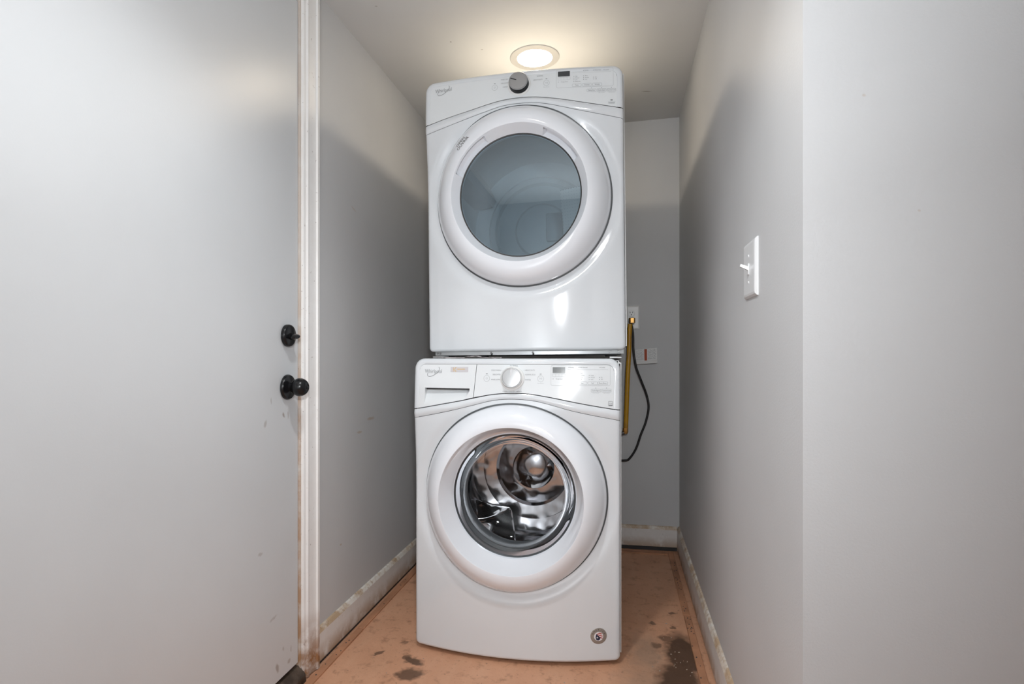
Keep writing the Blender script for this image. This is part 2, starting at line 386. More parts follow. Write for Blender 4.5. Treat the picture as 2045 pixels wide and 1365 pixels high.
for nme, b in (('baseboard_left', (XL, XL + .009, 1.716, YB, 0, .02)), ('baseboard_right', (XR - .009, XR, YC + .004, YB, 0, .02)), ('baseboard_back', (XL + .013, XR - .013, YB - .009, YB, 0, .03))):
    boxes('gap_shade', [b], 'darkvoid', bpy.data.objects[nme])  # dark strips stand in for the shadowed gap under the baseboards
# door, frame and casing on the left wall
M['casing'] = mat_base('casing_white', (.84, .835, .825), (.30, .145, .06), .05, .05, .20)
M['casingdirty'] = mat_base('jamb_worn', (.64, .60, .56), (.40, .22, .11), .25, .05, 1.3)
cas = [(0, 1.636), (.007, 1.636), (.010, 1.639), (.0115, 1.645), (.0085, 1.647), (.0105, 1.651), (.016, 1.655), (.016, 1.661), (.0130, 1.664), (.0155, 1.688), (.0175, 1.699), (.0225, 1.702), (.0225, 1.713), (.018, 1.716), (0, 1.716)]
k0 = extrude('trim_1', [(XL + p, q) for p, q in cas], 'z', .004, 2.14, 'casing')
tag(k0, 'moulded white door casing with brown rot at its foot', 'door casing', kind='structure')
extrude('head_casing', [(XL + p, 2.063 + q - 1.636) for p, q in cas], 'y', .60, 1.636, 'casing', k0)
cas2 = [(XL + p, .675 - (q - 1.636)) for p, q in cas]
extrude('hinge_casing', cas2, 'z', .004, 2.14, 'casing', k0)
jb = boxes('door_jamb', [(XL - .12, XL + .003, 1.631, 1.652, .0, 2.08)], 'casingdirty', k0)
boxes('head_jamb', [(XL - .12, XL + .003, .675, 1.632, 2.058, 2.084)], 'casing', k0)
M['doorpaint'] = paint('white_door_paint', (.62, .637, .652), .34, .05, [
    (XL, 1.463, .800, .02, .006, .010, (R(-25), 0, 0), .5), (XL, 1.552, .815, .02, .004, .008, (R(30), 0, 0), .8), (XL, 1.575, .815, .02, .002, .012, 0, .7), (XL, 1.49, .86, .02, .002, .010, 0, .5),
    (XL, 1.44, .45, .02, .01, .004, 0, .4), (XL, 1.50, .25, .02, .016, .004, (R(10), 0, 0), .4), (XL, 1.52, .10, .02, .006, .014, (R(20), 0, 0), .7), (XL, 1.55, .14, .02, .004, .006, 0, .4),
    (XL, 1.58, .09, .02, .008, .006, 0, .5), (XL, 1.15, .17, .02, .012, .003, 0, .35), (XL, 1.30, .065, .02, .02, .006, 0, .3), (XL, 1.59, .12, .02, .003, .01, 0, .5)], (.28, .24, .21), warp=.01, wscale=80)
dr = empty('door_1', (XL, .68, 0)); tag(dr, 'flat white slab door with black knob and deadbolt', 'door', kind='structure')
def at(o, p): o.parent = p; o.matrix_parent_inverse = Matrix.Translation(-p.location); return o
at(boxes('door_slab', [(XL - .045, XL - .003, .679, 1.629, .060, 2.055)], 'doorpaint', None, .0015, 1), dr)
DY = 1.567
def dead():
    a = lathe('deadbolt', [(0, .002), (.0325, .002), (.0325, .009), (.031, .0125), (.027, .015), (0, .015)], 'black', None, 40, (XL - .003, DY, 1.045), 'x'); at(a, dr)
    # thumb turn: a twisted paddle
    v = []; f = []
    for i, (t, wy, wz) in enumerate(((.013, .011, .011), (.018, .011, .010), (.021, .015, .0085), (.027, .021, .0085), (.033, .021, .0075), (.037, .015, .005))):
        for s in range(12):
            an = 2 * math.pi * s / 12; v.append((XL - .003 + t, DY + wy * math.cos(an) - t * .1, 1.0445 + wz * math.sin(an) - .10 * t + .12 * wy * math.cos(an)))
    for i in range(5):
        for s in range(12): f.append((i * 12 + s, i * 12 + (s + 1) % 12, (i + 1) * 12 + (s + 1) % 12, (i + 1) * 12 + s))
    f += [tuple(range(12))[::-1], tuple(range(60, 72))]
    mesh('thumb_turn', v, f, 'black', a, smooth=True).matrix_parent_inverse = Matrix.Translation(-dr.location) @ Matrix.Identity(4)
    bpy.data.objects['thumb_turn'].matrix_parent_inverse = Matrix.Identity(4)
    return a
dead()
kp = [(0, .002), (.0365, .002), (.0365, .006), (.034, .010), (.024, .013), (.017, .0145), (.0145, .0165), (.0145, .0195)] + [(.0265 * math.sin(R(a)), .0425 - .0255 * math.cos(R(a))) for a in range(36, 158, 11)] + [(.0085, .0660), (.0078, .0650), (0, .0650)]
kn = at(lathe('door_knob', kp, 'black', None, 48, (XL - .003, DY, .895), 'x'), dr)
lathe('lock_button', [(0, .064), (.0042, .064), (.0042, .0685), (.003, .070), (0, .070)], 'knobdark', kn, 16, (XL - .003, DY, .895), 'x')
M['sill'] = mat_base('rotten_sill_wood', (.13, .095, .07), (.03, .02, .014), .8, .0, .06)
tag(extrude('trim_2', [(XL - .12, 0), (XL + .018, 0), (XL + .016, .020), (XL - .002, .050), (XL - .12, .055)], 'y', .675, 1.640, 'sill'), 'dark rotten wooden sill under the white door', 'door sill', kind='structure')

# ------------------------------------------------------------------ recessed ceiling light and an added unseen fill light
def downlight(x, y, glow, label, spot=0):
    t = empty('recessed_ceiling_light', (x, y, zc(x))); t.rotation_euler = (0, -math.atan(.026), 0); tag(t, label, 'ceiling light')
    lathe('trim_ring', [(.0690, -.0045), (.090, -.0045), (.0960, -.0043), (.0975, -.003), (.0975, .004)], 'trimring', t, 72, axis='z')
    if spot:
        l = bpy.data.lights.new('fill_beam', 'SPOT'); l.energy = spot; l.spot_size = R(125); l.spot_blend = .9; l.shadow_soft_size = .06; l.color = (.96, .985, 1)
        o = bpy.data.objects.new('fill_beam', l); C.objects.link(o); o.parent = t; o.location = (0, 0, -.012)
    lathe('diffuser', [(0, -.0052), (.05, -.0050), (.0675, -.0046), (.0692, -.0040)], glow, t, 64, axis='z')
    return t
downlight(-.330, 2.305, 'lampglow', 'glowing round recessed ceiling light above the dryer')
downlight(-.36, .93, 'fillglow', spot=58, label='added unseen round ceiling light that fills the alcove and door')  # unseen lamp added to brighten the alcove, door and floor

# ------------------------------------------------------------------ the two laundry machines share one front design
HW = .341
RING_Z, RING_R = .5175, .299
def sm(a, b, t):
    t = max(0., min(1., (t - a) / (b - a))); return t * t * (3 - 2 * t)
def yf(x, z):
    b = .056 - .028 * sm(.55, .96, z)
    return b * (x / HW) ** 2 + .145 * max(0., z - .80)
def curve(pts, x):
    """smooth interpolation (monotone-ish Catmull) through sorted (x, z)"""
    if x <= pts[0][0]: i = 0
    elif x >= pts[-1][0]: i = len(pts) - 2
    else: i = next(k for k in range(len(pts) - 1) if pts[k][0] <= x <= pts[k + 1][0])
    (xa, za), (xb, zb) = pts[i], pts[i + 1]
    def sl(k):
        a, b = pts[max(0, k - 1)], pts[min(len(pts) - 1, k + 1)]; return (b[1] - a[1]) / (b[0] - a[0])
    t = (x - xa) / (xb - xa); h = xb - xa
    return (2 * t ** 3 - 3 * t * t + 1) * za + (t ** 3 - 2 * t * t + t) * h * sl(i) + (-2 * t ** 3 + 3 * t * t) * zb + (t ** 3 - t * t) * h * sl(i + 1)
CONSOLE_LINE = [(-.345, .7945), (-.325, .797), (-.23, .815), (-.165, .8275), (-.129, .8355), (-.065, .848), (-.005, .8525), (.055, .8505), (.124, .840), (.226, .820), (.327, .803), (.345, .801)]
SEAM_LINE = [(-.345, .7645), (-.331, .7665), (-.213, .7915), (-.127, .813), (-.062, .829), (.0, .8335), (.062, .830), (.101, .8225), (.20, .7965), (.34, .768), (.345, .7675)]

class Front:
    def __init__(s, H, shift): s.H = H; s.sh = shift
    def cl(s, x): return curve(CONSOLE_LINE, x) + s.sh
    def sl(s, x): return curve(SEAM_LINE, x) + s.sh
    def edge(s, x, z, rt=.034, rb=.016):
        """distance inside the rounded outline"""
        ax = abs(x); H = s.H
        if z > H / 2: r = rt; dz = H - z
        else: r = rb; dz = z
        dx = HW - ax
        if dx < r and dz < r: return r - math.hypot(r - dx, r - dz)
        return min(dx, dz)
    def top(s, x, r=.034):
        d = HW - abs(x); return s.H if d >= r else s.H - r + math.sqrt(max(0, r * r - (r - d) ** 2))
    def bot(s, x, r=.016):
        d = HW - abs(x); return 0. if d >= r else r - math.sqrt(max(0, r * r - (r - d) ** 2))
    def y(s, x, z, chan=True):
        y = yf(x, z); e = max(0., s.edge(x, z)); re = .011
        if e < re: y += re * (1 - math.sqrt(max(0, 1 - (1 - e / re) ** 2)))
        if chan:
            r = math.hypot(x, z - RING_Z)
            k = 1 - sm(RING_R - .004, RING_R + .048, r)
            y += .017 * k * (1 - .75 * sm(.70, .80, z))
        return y
def spread(a, b, n): return [a + (b - a) * i / n for i in range(n + 1)]
def xcols(a, b, step=.0105):
    out = []
    if a <= -HW + 1e-6: out += [-HW + d for d in (0, .0006, .002, .004, .007, .011, .017, .025, .034)]; a = -HW + .034
    tail = []
    if b >= HW - 1e-6: tail = [HW - d for d in (.034, .025, .017, .011, .007, .004, .002, .0006, 0)]; b = HW - .034
    n = max(2, int((b - a) / step)); mid = spread(a, b, n)
    return sorted(set([round(q, 6) for q in out + mid + tail]))
def patch(name, xs, rows, yfun, mat, parent, skirt=.022, xmap=None, hole=None):
    """sheet over columns xs; rows = list of functions z(x) bottom to top with a subdivision count; rims folded back"""
    zsf = []
    for k in range(len(rows) - 1):
        (fa, _), (fb, n) = rows[k], rows[k + 1]
        for i in range(n): zsf.append((fa, fb, i / n))
    zsf.append((rows[-1][0], rows[-1][0], 0))
    nz = len(zsf); v = []
    for x in xs:
        for fa, fb, t in zsf:
            z = fa(x) + (fb(x) - fa(x)) * t; xx = xmap(x, z) if xmap else x
            v.append((xx, yfun(xx, z), z))
    f = []
    for i in range(len(xs) - 1):
        for j in range(nz - 1):
            q = (i * nz + j, (i + 1) * nz + j, (i + 1) * nz + j + 1, i * nz + j + 1)
            if hole:
                cx = sum(v[k][0] for k in q) / 4; cz = sum(v[k][2] for k in q) / 4
                if math.hypot(cx, cz - RING_Z) < hole: continue
            f.append(q)
    n = len(xs)
    rim = [i * nz for i in range(n)] + [(n - 1) * nz + j for j in range(1, nz)] + [i * nz + nz - 1 for i in range(n - 2, -1, -1)] + [j for j in range(nz - 2, 0, -1)]
    base = len(v)
    for k in rim: v.append((v[k][0], v[k][1] + skirt, v[k][2]))
    L = len(rim)
    for k in range(L): f.append((rim[k], rim[(k + 1) % L], base + (k + 1) % L, base + k))
    return mesh(name, v, f, mat, parent, smooth=True)
class Printer:
    """collects flat print in front coordinates and lays it on the bowed face"""
    def __init__(s, yfun, off=.0006): s.v = []; s.f = []; s.y = yfun; s.off = off
    def add(s, vf):
        k = len(s.v); s.v += vf[0]; s.f += [tuple(i + k for i in q) for q in vf[1]]; return s
    def done(s, name, mat, parent):
        return mesh(name, [(x, s.y(x, z) - s.off, z) for x, z in s.v], s.f, mat, parent)
DZ = 0
def ring_bow(x, z, r):
    return yf(x, z) * sm(.60 * RING_R, RING_R, r) if z < .9 else 0
def knob(parent, x, z, face, dark, pointer):
    y = yf(x, z); k = empty('cycle_knob', (x, y, z), parent=parent); k.rotation_euler = (-math.atan(.145), 0, 0)
    lathe('bezel', [(.0395, .002), (.0395, -.0015), (.037, -.0035), (.0335, -.0035), (.0335, .0)], 'boxgrey', k, 48)
    lathe('skirt', [(.0335, 0), (.0328, -.012), (.032, -.020), (.0315, -.0235)], dark, k, 48)
    lathe('face', [(.0318, -.0215), (.0318, -.0245), (.0300, -.0270), (.028, -.0272), (.0272, -.0262), (.020, -.0268), (0, -.0272)], face, k, 48)
    p = boxes('pointer', [(-.0011, .0011, -.0283, -.0262, .006, .027)], 'white' if face == 'chrome' else 'knobdark', k, .0004, 1); p.rotation_euler = (0, pointer, 0)
    return k
def badge_logo(P, x, z, s):
    """maker's script with its orbiting swoosh"""
    P.add(text2d('Whirlpool', .0185 * s, x + .031 * s, z, 'CENTER', 0, .0, .80))
    P.add(strip2d([(x + .031 * s + .0215 * s * math.cos(R(a)) * 1.0 , z - .001 + .0125 * s * math.sin(R(a)) + .010 * s * math.cos(R(a))) for a in range(150, 395, 12)], .0016))
def small_button_pads(P, Pt, pads, h):
    for x0, x1, z, txt in pads:
        P.add(strip2d(rrect(x0, x1, z - h / 2, z + h / 2, .002), .0009, True)); Pt.add(text2d(txt, .0062, (x0 + x1) / 2, z, sx=.8))
def machine(name, label, loc, yaw, roll, H, shift, washer):
    t = empty(name, loc, (0, -roll, yaw)); t.rotation_mode = 'XYZ'; tag(t, label, 'washer' if washer else 'dryer')
    F = Front(H, shift); g = .0014
    # cabinet shell, open at the front
    bm = bmesh.new(); bmesh.ops.create_cube(bm, size=1)
    for q in bm.verts: q.co = Vector((q.co.x * .690, .43 + q.co.y * .70, (.006 + H - .006) / 2 + q.co.z * (H - .012)))
    bmesh.ops.bevel(bm, geom=[e for e in bm.edges], offset=.007, segments=3, affect='EDGES')
    bmesh.ops.delete(bm, geom=[q for q in bm.faces if q.normal.y < -.5], context='FACES')
    me = bpy.data.meshes.new('cabinet'); bm.to_mesh(me); bm.free(); me.materials.append(M['cabinet'])
    o = bpy.data.objects.new('cabinet', me); C.objects.link(o); o.parent = t
    md = o.modifiers.new('thick', 'SOLIDIFY'); md.thickness = .004; md.offset = -1
    if washer:
        for sx in (-.29, .29):
            for sy in (.13, .70): lathe('levelling_foot', [(0, -.0115), (.020, -.0115), (.022, -.006), (.012, -.003), (.012, .012), (0, .012)], 'blackcord', t, 20, (sx, sy, 0), 'z')
    else:
        for sx in (-.29, .29):
            for sy in (.13, .70): lathe('levelling_foot', [(0, -.0215), (.020, -.0215), (.022, -.014), (.012, -.009), (.012, .012), (0, .012)], 'blackcord', t, 20, (sx, sy, 0), 'z')
    # front skins
    patch('front_panel', xcols(-HW, HW), [(F.bot, 0)] + [(lambda x: F.bot(x) + .012, 6), (lambda x: max(.013, F.bot(x) + .013) * 0 + .12, 9), (lambda x: F.sl(x) - .03, 60), (lambda x: F.sl(x) - g * .55, 4)], lambda x, z: F.y(x, z), 'enamel', t, hole=.262)
    def ysh(x, z):
        a, b = F.sl(x), F.cl(x); q = max(0, min(1, (z - a) / (b - a))); return F.y(x, z) - .0045 * math.sin(math.pi * q) * (1 - .3 * q)
    patch('shoulder_trim', xcols(-HW, HW), [(lambda x: F.sl(x) + g * .55, 0), (lambda x: F.cl(x) - g, 8)], ysh, 'enamel', t)
    for nm_, fn, mt, wd in (('console_seam', F.cl, 'darkvoid', .004), ('shoulder_seam', F.sl, 'rubber_gapshade', .004)):  # dark strips standing in for the shade inside the open seams
        v = []; f = []
        for i, x in enumerate(spread(-HW + .017, HW - .017, 80)):
            for dz_ in (-wd, wd): v.append((x, F.y(x, fn(x)) + .0045, fn(x) + dz_))
            if i: f.append((2 * i - 2, 2 * i - 1, 2 * i + 1, 2 * i))
        mesh(nm_, v, f, mt, t)
    # outer console frame (top border) and inset fascia
    XI = .3215; zi = H - .0185
    def fas_top(x):
        d = XI - abs(x); r = .022
        return zi if d >= r else zi - r + math.sqrt(max(0, r * r - (r - d) ** 2))
    def yfa(x, z): return yf(x, z) + .0004
    fcols = [c for c in spread(-XI, -XI + .022, 8)] + spread(-XI + .03, XI - .03, 62) + spread(XI - .022, XI, 8)
    # border: top bar + the two sides as one sheet around the fascia
    def border():
        v = []; f = []
        # path of the fascia outline from lower left, over the top, to lower right, and the outer outline
        inner = [(-XI, F.cl(-XI) + g + (zi - .022 - F.cl(-XI) - g) * k / 10) for k in range(10)] + [(-XI + .022 - .022 * math.cos(R(a)), zi - .022 + .022 * math.sin(R(a))) for a in range(0, 91, 9)] + [(x, zi) for x in spread(-XI + .022, XI - .022, 60)[1:-1]] + [(XI - .022 + .022 * math.sin(R(a)), zi - .022 + .022 * math.cos(R(a))) for a in range(0, 91, 9)] + [(XI, zi - .022 + (F.cl(XI) + g - zi + .022) * k / 10) for k in range(1, 11)]
        for x, z in inner:
            # project outward to the outline
            if z < zi - .022: ox, oz = math.copysign(HW, x), z
            elif abs(x) < XI - .022: ox, oz = x, H
            else:
                cx, cz = math.copysign(XI - .022, x), zi - .022; d = Vector((x - cx, z - cz)).normalized(); L = .2
                for _ in range(30):
                    lo = .0
                lo, hi = .0, .2
                for _ in range(30):
                    mid_ = (lo + hi) / 2
                    if F.edge(cx + d.x * mid_, cz + d.y * mid_) > 0: lo = mid_
                    else: hi = mid_
                ox, oz = cx + d.x * lo, cz + d.y * lo
            if (x, z) == inner[0] or (x, z) == inner[-1]: oz = F.cl(ox) + g
            for q in (0, .25, .45, .6, .72, .82, .9, .95, .985, 1):
                px, pz = x + (ox - x) * q, z + (oz - z) * q; yy = F.y(px, pz, False)
                if q == 0: yy += .0015
                v.append((px, yy, pz))
            v.append((ox, F.y(ox, oz, False) + .025, oz)); v.append((x, F.y(x, z, False) + .012, z))
        n = 12
        for i in range(len(inner) - 1):
            for q in range(10): f.append((i * n + q, i * n + q + 1, (i + 1) * n + q + 1, (i + 1) * n + q))
            f.append((i * n, (i + 1) * n, (i + 1) * n + 11, i * n + 11))
        return mesh('console_frame', v, f, 'enamel', t, smooth=True)
    border()
    gi = .0009
    if washer:
        XS = -.1245
        slant = lambda x, z: x + .08 * (z - .89) * max(0, 1 - abs(x - XS) / .05)
        # dispenser drawer with a hooked pull
        PX0, PX1, PT = -.2996, -.1446, .8660
        def pz(x): return .810 if x < -.20 else (.810 + .0155 * sm(-.22, -.165, x) + .030 * max(0, (x + .170) / .0254) ** 2.2)
        def ydr(x, z):
            y = yfa(x, z)
            if PX0 < x < PX1 and z < PT - .0002:
                b = max(pz(x), F.cl(x) + .004)
                if z > b: y += .026 * sm(0, 1, (z - b) / (PT - b) * .9)
            return y
        cols = spread(-XI, PX0 - .0004, 7) + [PX0 + .0004] + spread(PX0 + .004, PX1 - .004, 40) + [PX1 - .0004, PX1 + .0004] + spread(PX1 + .004, XS - gi, 5)
        dw = patch('dispenser_drawer', cols, [(lambda x: F.cl(x) + g, 0), (lambda x: PT - .0004, 26), (lambda x: PT + .0004, 1), (lambda x: fas_top(x) - gi, 10)], ydr, 'console', t, skirt=.01, xmap=slant)
        P = Printer(lambda x, z: yf(x, z) + .011); P.add(fillrect(PX0 + .002, PX1 - .002, .8612, .8668)); P.done('pull_slot', 'darkvoid', dw)
        cols = spread(XS + gi, XI - .022, 50)[:-1] + spread(XI - .022, XI, 8)
        fa = patch('console_fascia', cols, [(lambda x: F.cl(x) + g, 0), (lambda x: fas_top(x) - gi, 14)], yfa, 'console', t, skirt=.01, xmap=slant)
    else:
        fa = patch('console_fascia', fcols, [(lambda x: F.cl(x) + g, 0), (lambda x: fas_top(x) - gi, 14)], yfa, 'console', t, skirt=.01)
    # ---- console print
    dz = 0 if washer else -.0085
    Pd = Printer(yfa); Pl = Printer(yfa); Pg = Printer(yfa)
    z0 = .9008 + dz
    badge_logo(Pg, -.302, .921 + dz * 1.6, 1.0)
    Pg.done('maker_logo', 'logo', dw if washer else fa)
    if washer:
        L = [('COLD WASH', -.040, .926), ('DELICATES', -.040, .9125), ('RINSE & SPIN', -.040, .896)]; Rr = [('HEAVY DUTY', .040, .9265), ('NORMAL ECO', .040, .9125), ('WHITES', .040, .896)]
        Pd.add(text2d('NORMAL', .0065, .004, .9405)); Pd.add(text2d('CLEAN WASHER with', .0055, -.006, .8585)); Pd.add(text2d('affresh', .0060, .022, .859, shear=.3))
        Pl.add(strip2d([(-.043, .9262), (-.034, .9262)], .0006)); Pl.add(strip2d([(.034, .9265), (.046, .9265)], .0006))
    else:
        L = [('TIMED DRY', -.038, .925 + dz), ('DELICATES', -.038, .912 + dz), ('CASUAL', -.038, .898 + dz), ]; Rr = [('NORMAL', .058, .926 + dz), ('HEAVY DUTY', .046, .913 + dz)]
    for s_, x, z in L: Pd.add(text2d(s_, .0062, x, z, 'RIGHT', sx=.85))
    for s_, x, z in Rr: Pd.add(text2d(s_, .0062, x, z, 'LEFT', sx=.85))
    for x, s_ in ((-.0855, 'off'), (.0905, '▷||')):
        Pl.add(strip2d([(x + .0098 * math.cos(R(a)), z0 - .001 + .0098 * math.sin(R(a))) for a in range(0, 360, 15)], .0010, True))
        Pl.add(text2d('⏻' if False else ('O' if x < 0 else '>II'), .009, x, z0 - .001))
        Pd.add(fillrect(x - .0028, x + .0028, z0 + .0128, z0 + .0148)); 
    Pl.add(text2d('Start/Pause', .0045, .0905, z0 - .0155))
    # option block frame
    bx0, bx1, bz0, bz1 = .1235, .3100, .8785 + dz, .9430 + dz * .9
    Pl.add(strip2d(rrect(bx0, bx1, bz0, bz1, .006), .0008, True))
    Pl.add(strip2d([(x, .9290 + dz) for x in spread(.176, .303, 14)], .0006))
    dsp = Printer(yfa, .0011); dsp.add(fillrect(.1285, .1680, .9185 + dz, .9365 + dz)); dsp.done('display', 'display2' if washer else 'display', fa)
    Pl.add(strip2d(rrect(.1285, .1685, .9065 + dz, .9155 + dz, .0015), .0007, True))
    for x in (.1385, .1485, .1585): Pl.add(strip2d([(x, .9068 + dz), (x, .9152 + dz)], .0006))
    Pd.add(text2d('Energy Saver' if not washer else 'Energy Saver', .0050, .1500, .8995 + dz, sx=.85)); Pd.add(disc2d(.1305, .8995 + dz, .0011, 8))
    if washer: tops = [('Sensing', .180), ('Add Garment', .212), ('Locked', .278)]
    else: tops = [('Sensing', .213), ('Check Vent', .246), ('Locked', .280)]
    for s_, x in tops: Pd.add(disc2d(x, .9360 + dz, .0012, 8)); Pd.add(text2d(s_, .0050, x + .003, .9360 + dz, 'LEFT', sx=.85))
    if washer: colsx = [(.181, ['Hot', 'Warm', 'Cool', 'Cold'], 0), (.2115, ['Fast', 'Medium', 'Slow', 'Off'], 0), (.244, ['Heavy', 'Normal', 'Light'], 1), (.276, ['On', 'Off'], 2)]
    else: colsx = [(.181, ['High', 'Medium', 'Low', 'Extra Low'], 0), (.213, ['More', 'Normal', 'Less'], 0), (.246, ['On', 'Off'], 1)]
    for x, words, sk in colsx:
        for k, s_ in enumerate(words):
            z = .9170 - (k + sk) * .0062 + dz; Pd.add(disc2d(x, z, .0012, 8)); Pd.add(text2d(s_, .0048, x + .0045, z, 'LEFT', sx=.85))
    if washer: pads = [(.176, .2055, .8862, 'Wash Temp'), (.2075, .237, .8862, 'Spin'), (.240, .2695, .8862, 'Soil'), (.2715, .3015, .8862, 'Extra Rinse')]
    else: pads = [(.176, .2055, .8855 + dz, 'Temp'), (.2095, .2385, .8855 + dz, 'Dryness'), (.2425, .272, .8855 + dz, 'Wrinkle')]
    small_button_pads(Pl, Pd, pads, .0095)
    if washer: pads = [(.2500, .2800, .8632, 'Cycle Signal'), (.2830, .3130, .8632, 'Control Lock')]
    else: pads = [(.2235, .2535, .8655 + dz, 'Damp Dry'), (.2565, .2860, .8655 + dz, 'Cycle Signal'), (.2890, .3180, .8655 + dz, 'Control Lock')]
    small_button_pads(Pl, Pd, pads, .0095)
    for x0, x1, z, _ in pads: Pd.add(disc2d((x0 + x1) / 2, z + .008, .0012, 8)); 
    for x0, x1, z, _ in pads[-2:]: Pl.add(text2d('hold 3 seconds', .0040, (x0 + x1) / 2, z - .008, sx=.8))
    if washer:
        Pd.add(strip2d(rrect(.3045, .3175, .8150, .8290, .0012), .0010, True)); Pd.add(text2d('energy', .0050, .311, .8235, sx=.8)); Pd.add(fillrect(.3055, .3165, .8155, .8185))
        ps = Printer(ydr); ps.add(fillrect(-.2100, -.1490, .9195, .9360)); st = ps.done('service_sticker', 'stickerback', dw)
        pg = Printer(ydr, .0010)
        pg.add(strip2d([(-.2005, .9350), (-.2005, .9205)], .0014)); pg.add(strip2d([(-.1925, .9350), (-.1985, .9280), (-.1925, .9205)], .0014)); pg.add(strip2d([(-.1900, .9350), (-.1955, .9280), (-.1900, .9205)], .0012))
        pg.add(strip2d([(-.187, .9290), (-.160, .9290)], .0022)); pg.done('sticker_print', 'gold', dw)
    else:
        Pd.add(disc2d(.3020, .8225, .0022, 8)); Pd.add(disc2d(.3052, .8225, .0022, 8)); Pl.add(text2d('wrinkle shield', .0050, .3035, .8165, sx=.85)); Pd.add(strip2d([(.293, .8120), (.314, .8120)], .0022))
    Pd.done('console_lettering', 'print', fa)['kind'] = 'stuff'; Pl.done('console_outlines', 'printlight', fa)['kind'] = 'stuff'
    knob(t, -.001, z0 - (0 if washer else 0), 'chrome' if washer else 'knobgrey', 'chrome' if washer else 'knobdark', 0 if washer else R(-70))
    # ---- door: bowed ring, lip, funnel
    Rr_ = RING_R; gy = .036 if washer else -.004; gr = .687 if washer else .682; lip = .770 if washer else .752
    base = [(Rr_ - .004, .030), (Rr_, .018), (Rr_, .006), (.992 * Rr_, -.006), (.975 * Rr_, -.017), (.945 * Rr_, -.029), (.91 * Rr_, -.038), (.87 * Rr_, -.0445), (.83 * Rr_, -.0475), (lip * Rr_ + .004, -.0485), (lip * Rr_ + .001, -.0478), (lip * Rr_, -.0460)]
    fun = [(lip * Rr_ + (gr - lip) * Rr_ * k, -.046 + (gy + .046) * k) for k in (.03, .12, .3, .5, .7, .86, .94, 1.)]
    prof = base + fun + [(gr * Rr_ - .004, gy + .002)]
    def per(a):
        if washer: return prof
        d = math.degrees(a) % 360
        if not (28.5 < d < 66 or 120 < d < 159.5): return prof
        out = list(base)
        for (r, y), k in zip(fun, (0, 0, 1, 1, 1, 1, 0, 0)):
            out.append((r + (.017 if k else 0), y + (.010 if k else 0)))
        out.append(prof[-1]); return out
    def bow(x, z, r): return yf(x, min(z, .8)) * sm(gr * Rr_, Rr_, r)
    door = lathe('door_ring', prof, 'doorplastic', t, 240, (0, 0, RING_Z), bow=bow, per=per)
    lathe('door_gap_shade', [(Rr_ - .006, .0), (Rr_ + .0050, .0), (Rr_ + .0050, .004)], 'rubber_gapshade', t, 160, (0, 0, RING_Z), bow=lambda x, z, r: F.y(x, z) - .0012)  # dark ring painted in as the shadow gap around the door
    if washer:
        # deep glass bowl, grey gasket, stainless drum with lifters
        lathe('door_glass', [(gr * Rr_ + .002, gy - .001), (gr * Rr_ - .010, gy + .004), (.186, gy + .030), (.170, gy + .062), (.150, gy + .080), (.115, gy + .093), (.06, gy + .099), (0, gy + .100)], 'washglass', door, 96, (0, 0, RING_Z))
        lathe('gasket', [(gr * Rr_ + .004, gy + .006), (gr * Rr_ - .003, gy + .012), (.198, gy + .040), (.188, gy + .048), (.190, gy + .058), (.181, gy + .070), (.176, gy + .084), (.178, gy + .10), (.20, gy + .11), (.262, gy + .112)], 'rubber_gapshade', t, 96, (0, 0, RING_Z))
        drum = lathe('drum', [(.184, gy + .10), (.182, gy + .106), (.190, gy + .112), (.258, gy + .125), (.262, .20), (.262, .47), (.250, .50), (.205, .51), (.200, .492), (.150, .500), (.142, .520), (.085, .520), (.078, .495), (.045, .485), (0, .484)], 'steel', t, 96, (0, 0, RING_Z))
        for k in range(3):
            a0 = R(-18 + 120 * k); v = []; f = []; n = 14
            for i in range(n + 1):
                u = i / n; y = .17 + .32 * u
                for j in range(9):
                    q = (j - 4) / 4; wv = .05 * math.sin(math.pi * min(1, u * 1.15 + .08)); h = .122 * (1 - q * q) * max(0., math.sin(math.pi * u)) ** .6; an = a0 + q * .34 + .34 * math.sin(u * 3.0)
                    v.append(((.262 - h) * math.cos(an), y, RING_Z + (.262 - h) * math.sin(an)))
            for i in range(n):
                for j in range(8): f.append((i * 9 + j, i * 9 + j + 1, (i + 1) * 9 + j + 1, (i + 1) * 9 + j))
            mesh('drum_lifter', v, f, 'steel', t, smooth=True)
    else:
        lathe('door_glass', [(gr * Rr_ + .002, gy), (.15, gy - .001), (.08, gy - .0015), (0, gy - .0018)], 'dryerglass', door, 96, (0, 0, RING_Z))
        lathe('glass_gasket', [(gr * Rr_ + .0015, gy - .003), (gr * Rr_ - .003, gy - .002), (gr * Rr_ - .003, gy + .004)], 'blackcord', door, 96, (0, 0, RING_Z))
        lathe('bulkhead', [(gr * Rr_ + .002, gy + .004), (.215, .04), (.225, .075), (.30, .080)], 'drum', t, 96, (0, 0, RING_Z))
        lathe('drum', [(.305, .078), (.305, .55), (.295, .575), (.235, .580), (.225, .566), (.205, .566), (.195, .580), (.12, .582), (.11, .570), (0, .568)], 'drum', t, 96, (0, 0, RING_Z))
        for a0 in (R(150), R(30), R(270)):
            v = []; f = []; n = 8
            for i in range(n + 1):
                y = .10 + .44 * i / n
                for j, (q, h) in enumerate(((-1, 0), (-.55, .055), (-.3, .072), (.3, .072), (.55, .055), (1, 0))):
                    an = a0 + q * .20; v.append(((.305 - h) * math.cos(an), y, RING_Z + (.305 - h) * math.sin(an)))
            for i in range(n):
                for j in range(5): f.append((i * 6 + j, i * 6 + j + 1, (i + 1) * 6 + j + 1, (i + 1) * 6 + j))
            f += [tuple(range(6)), tuple(range(n * 6, n * 6 + 6))]
            mesh('drum_baffle', v, f, 'drumdark', t)
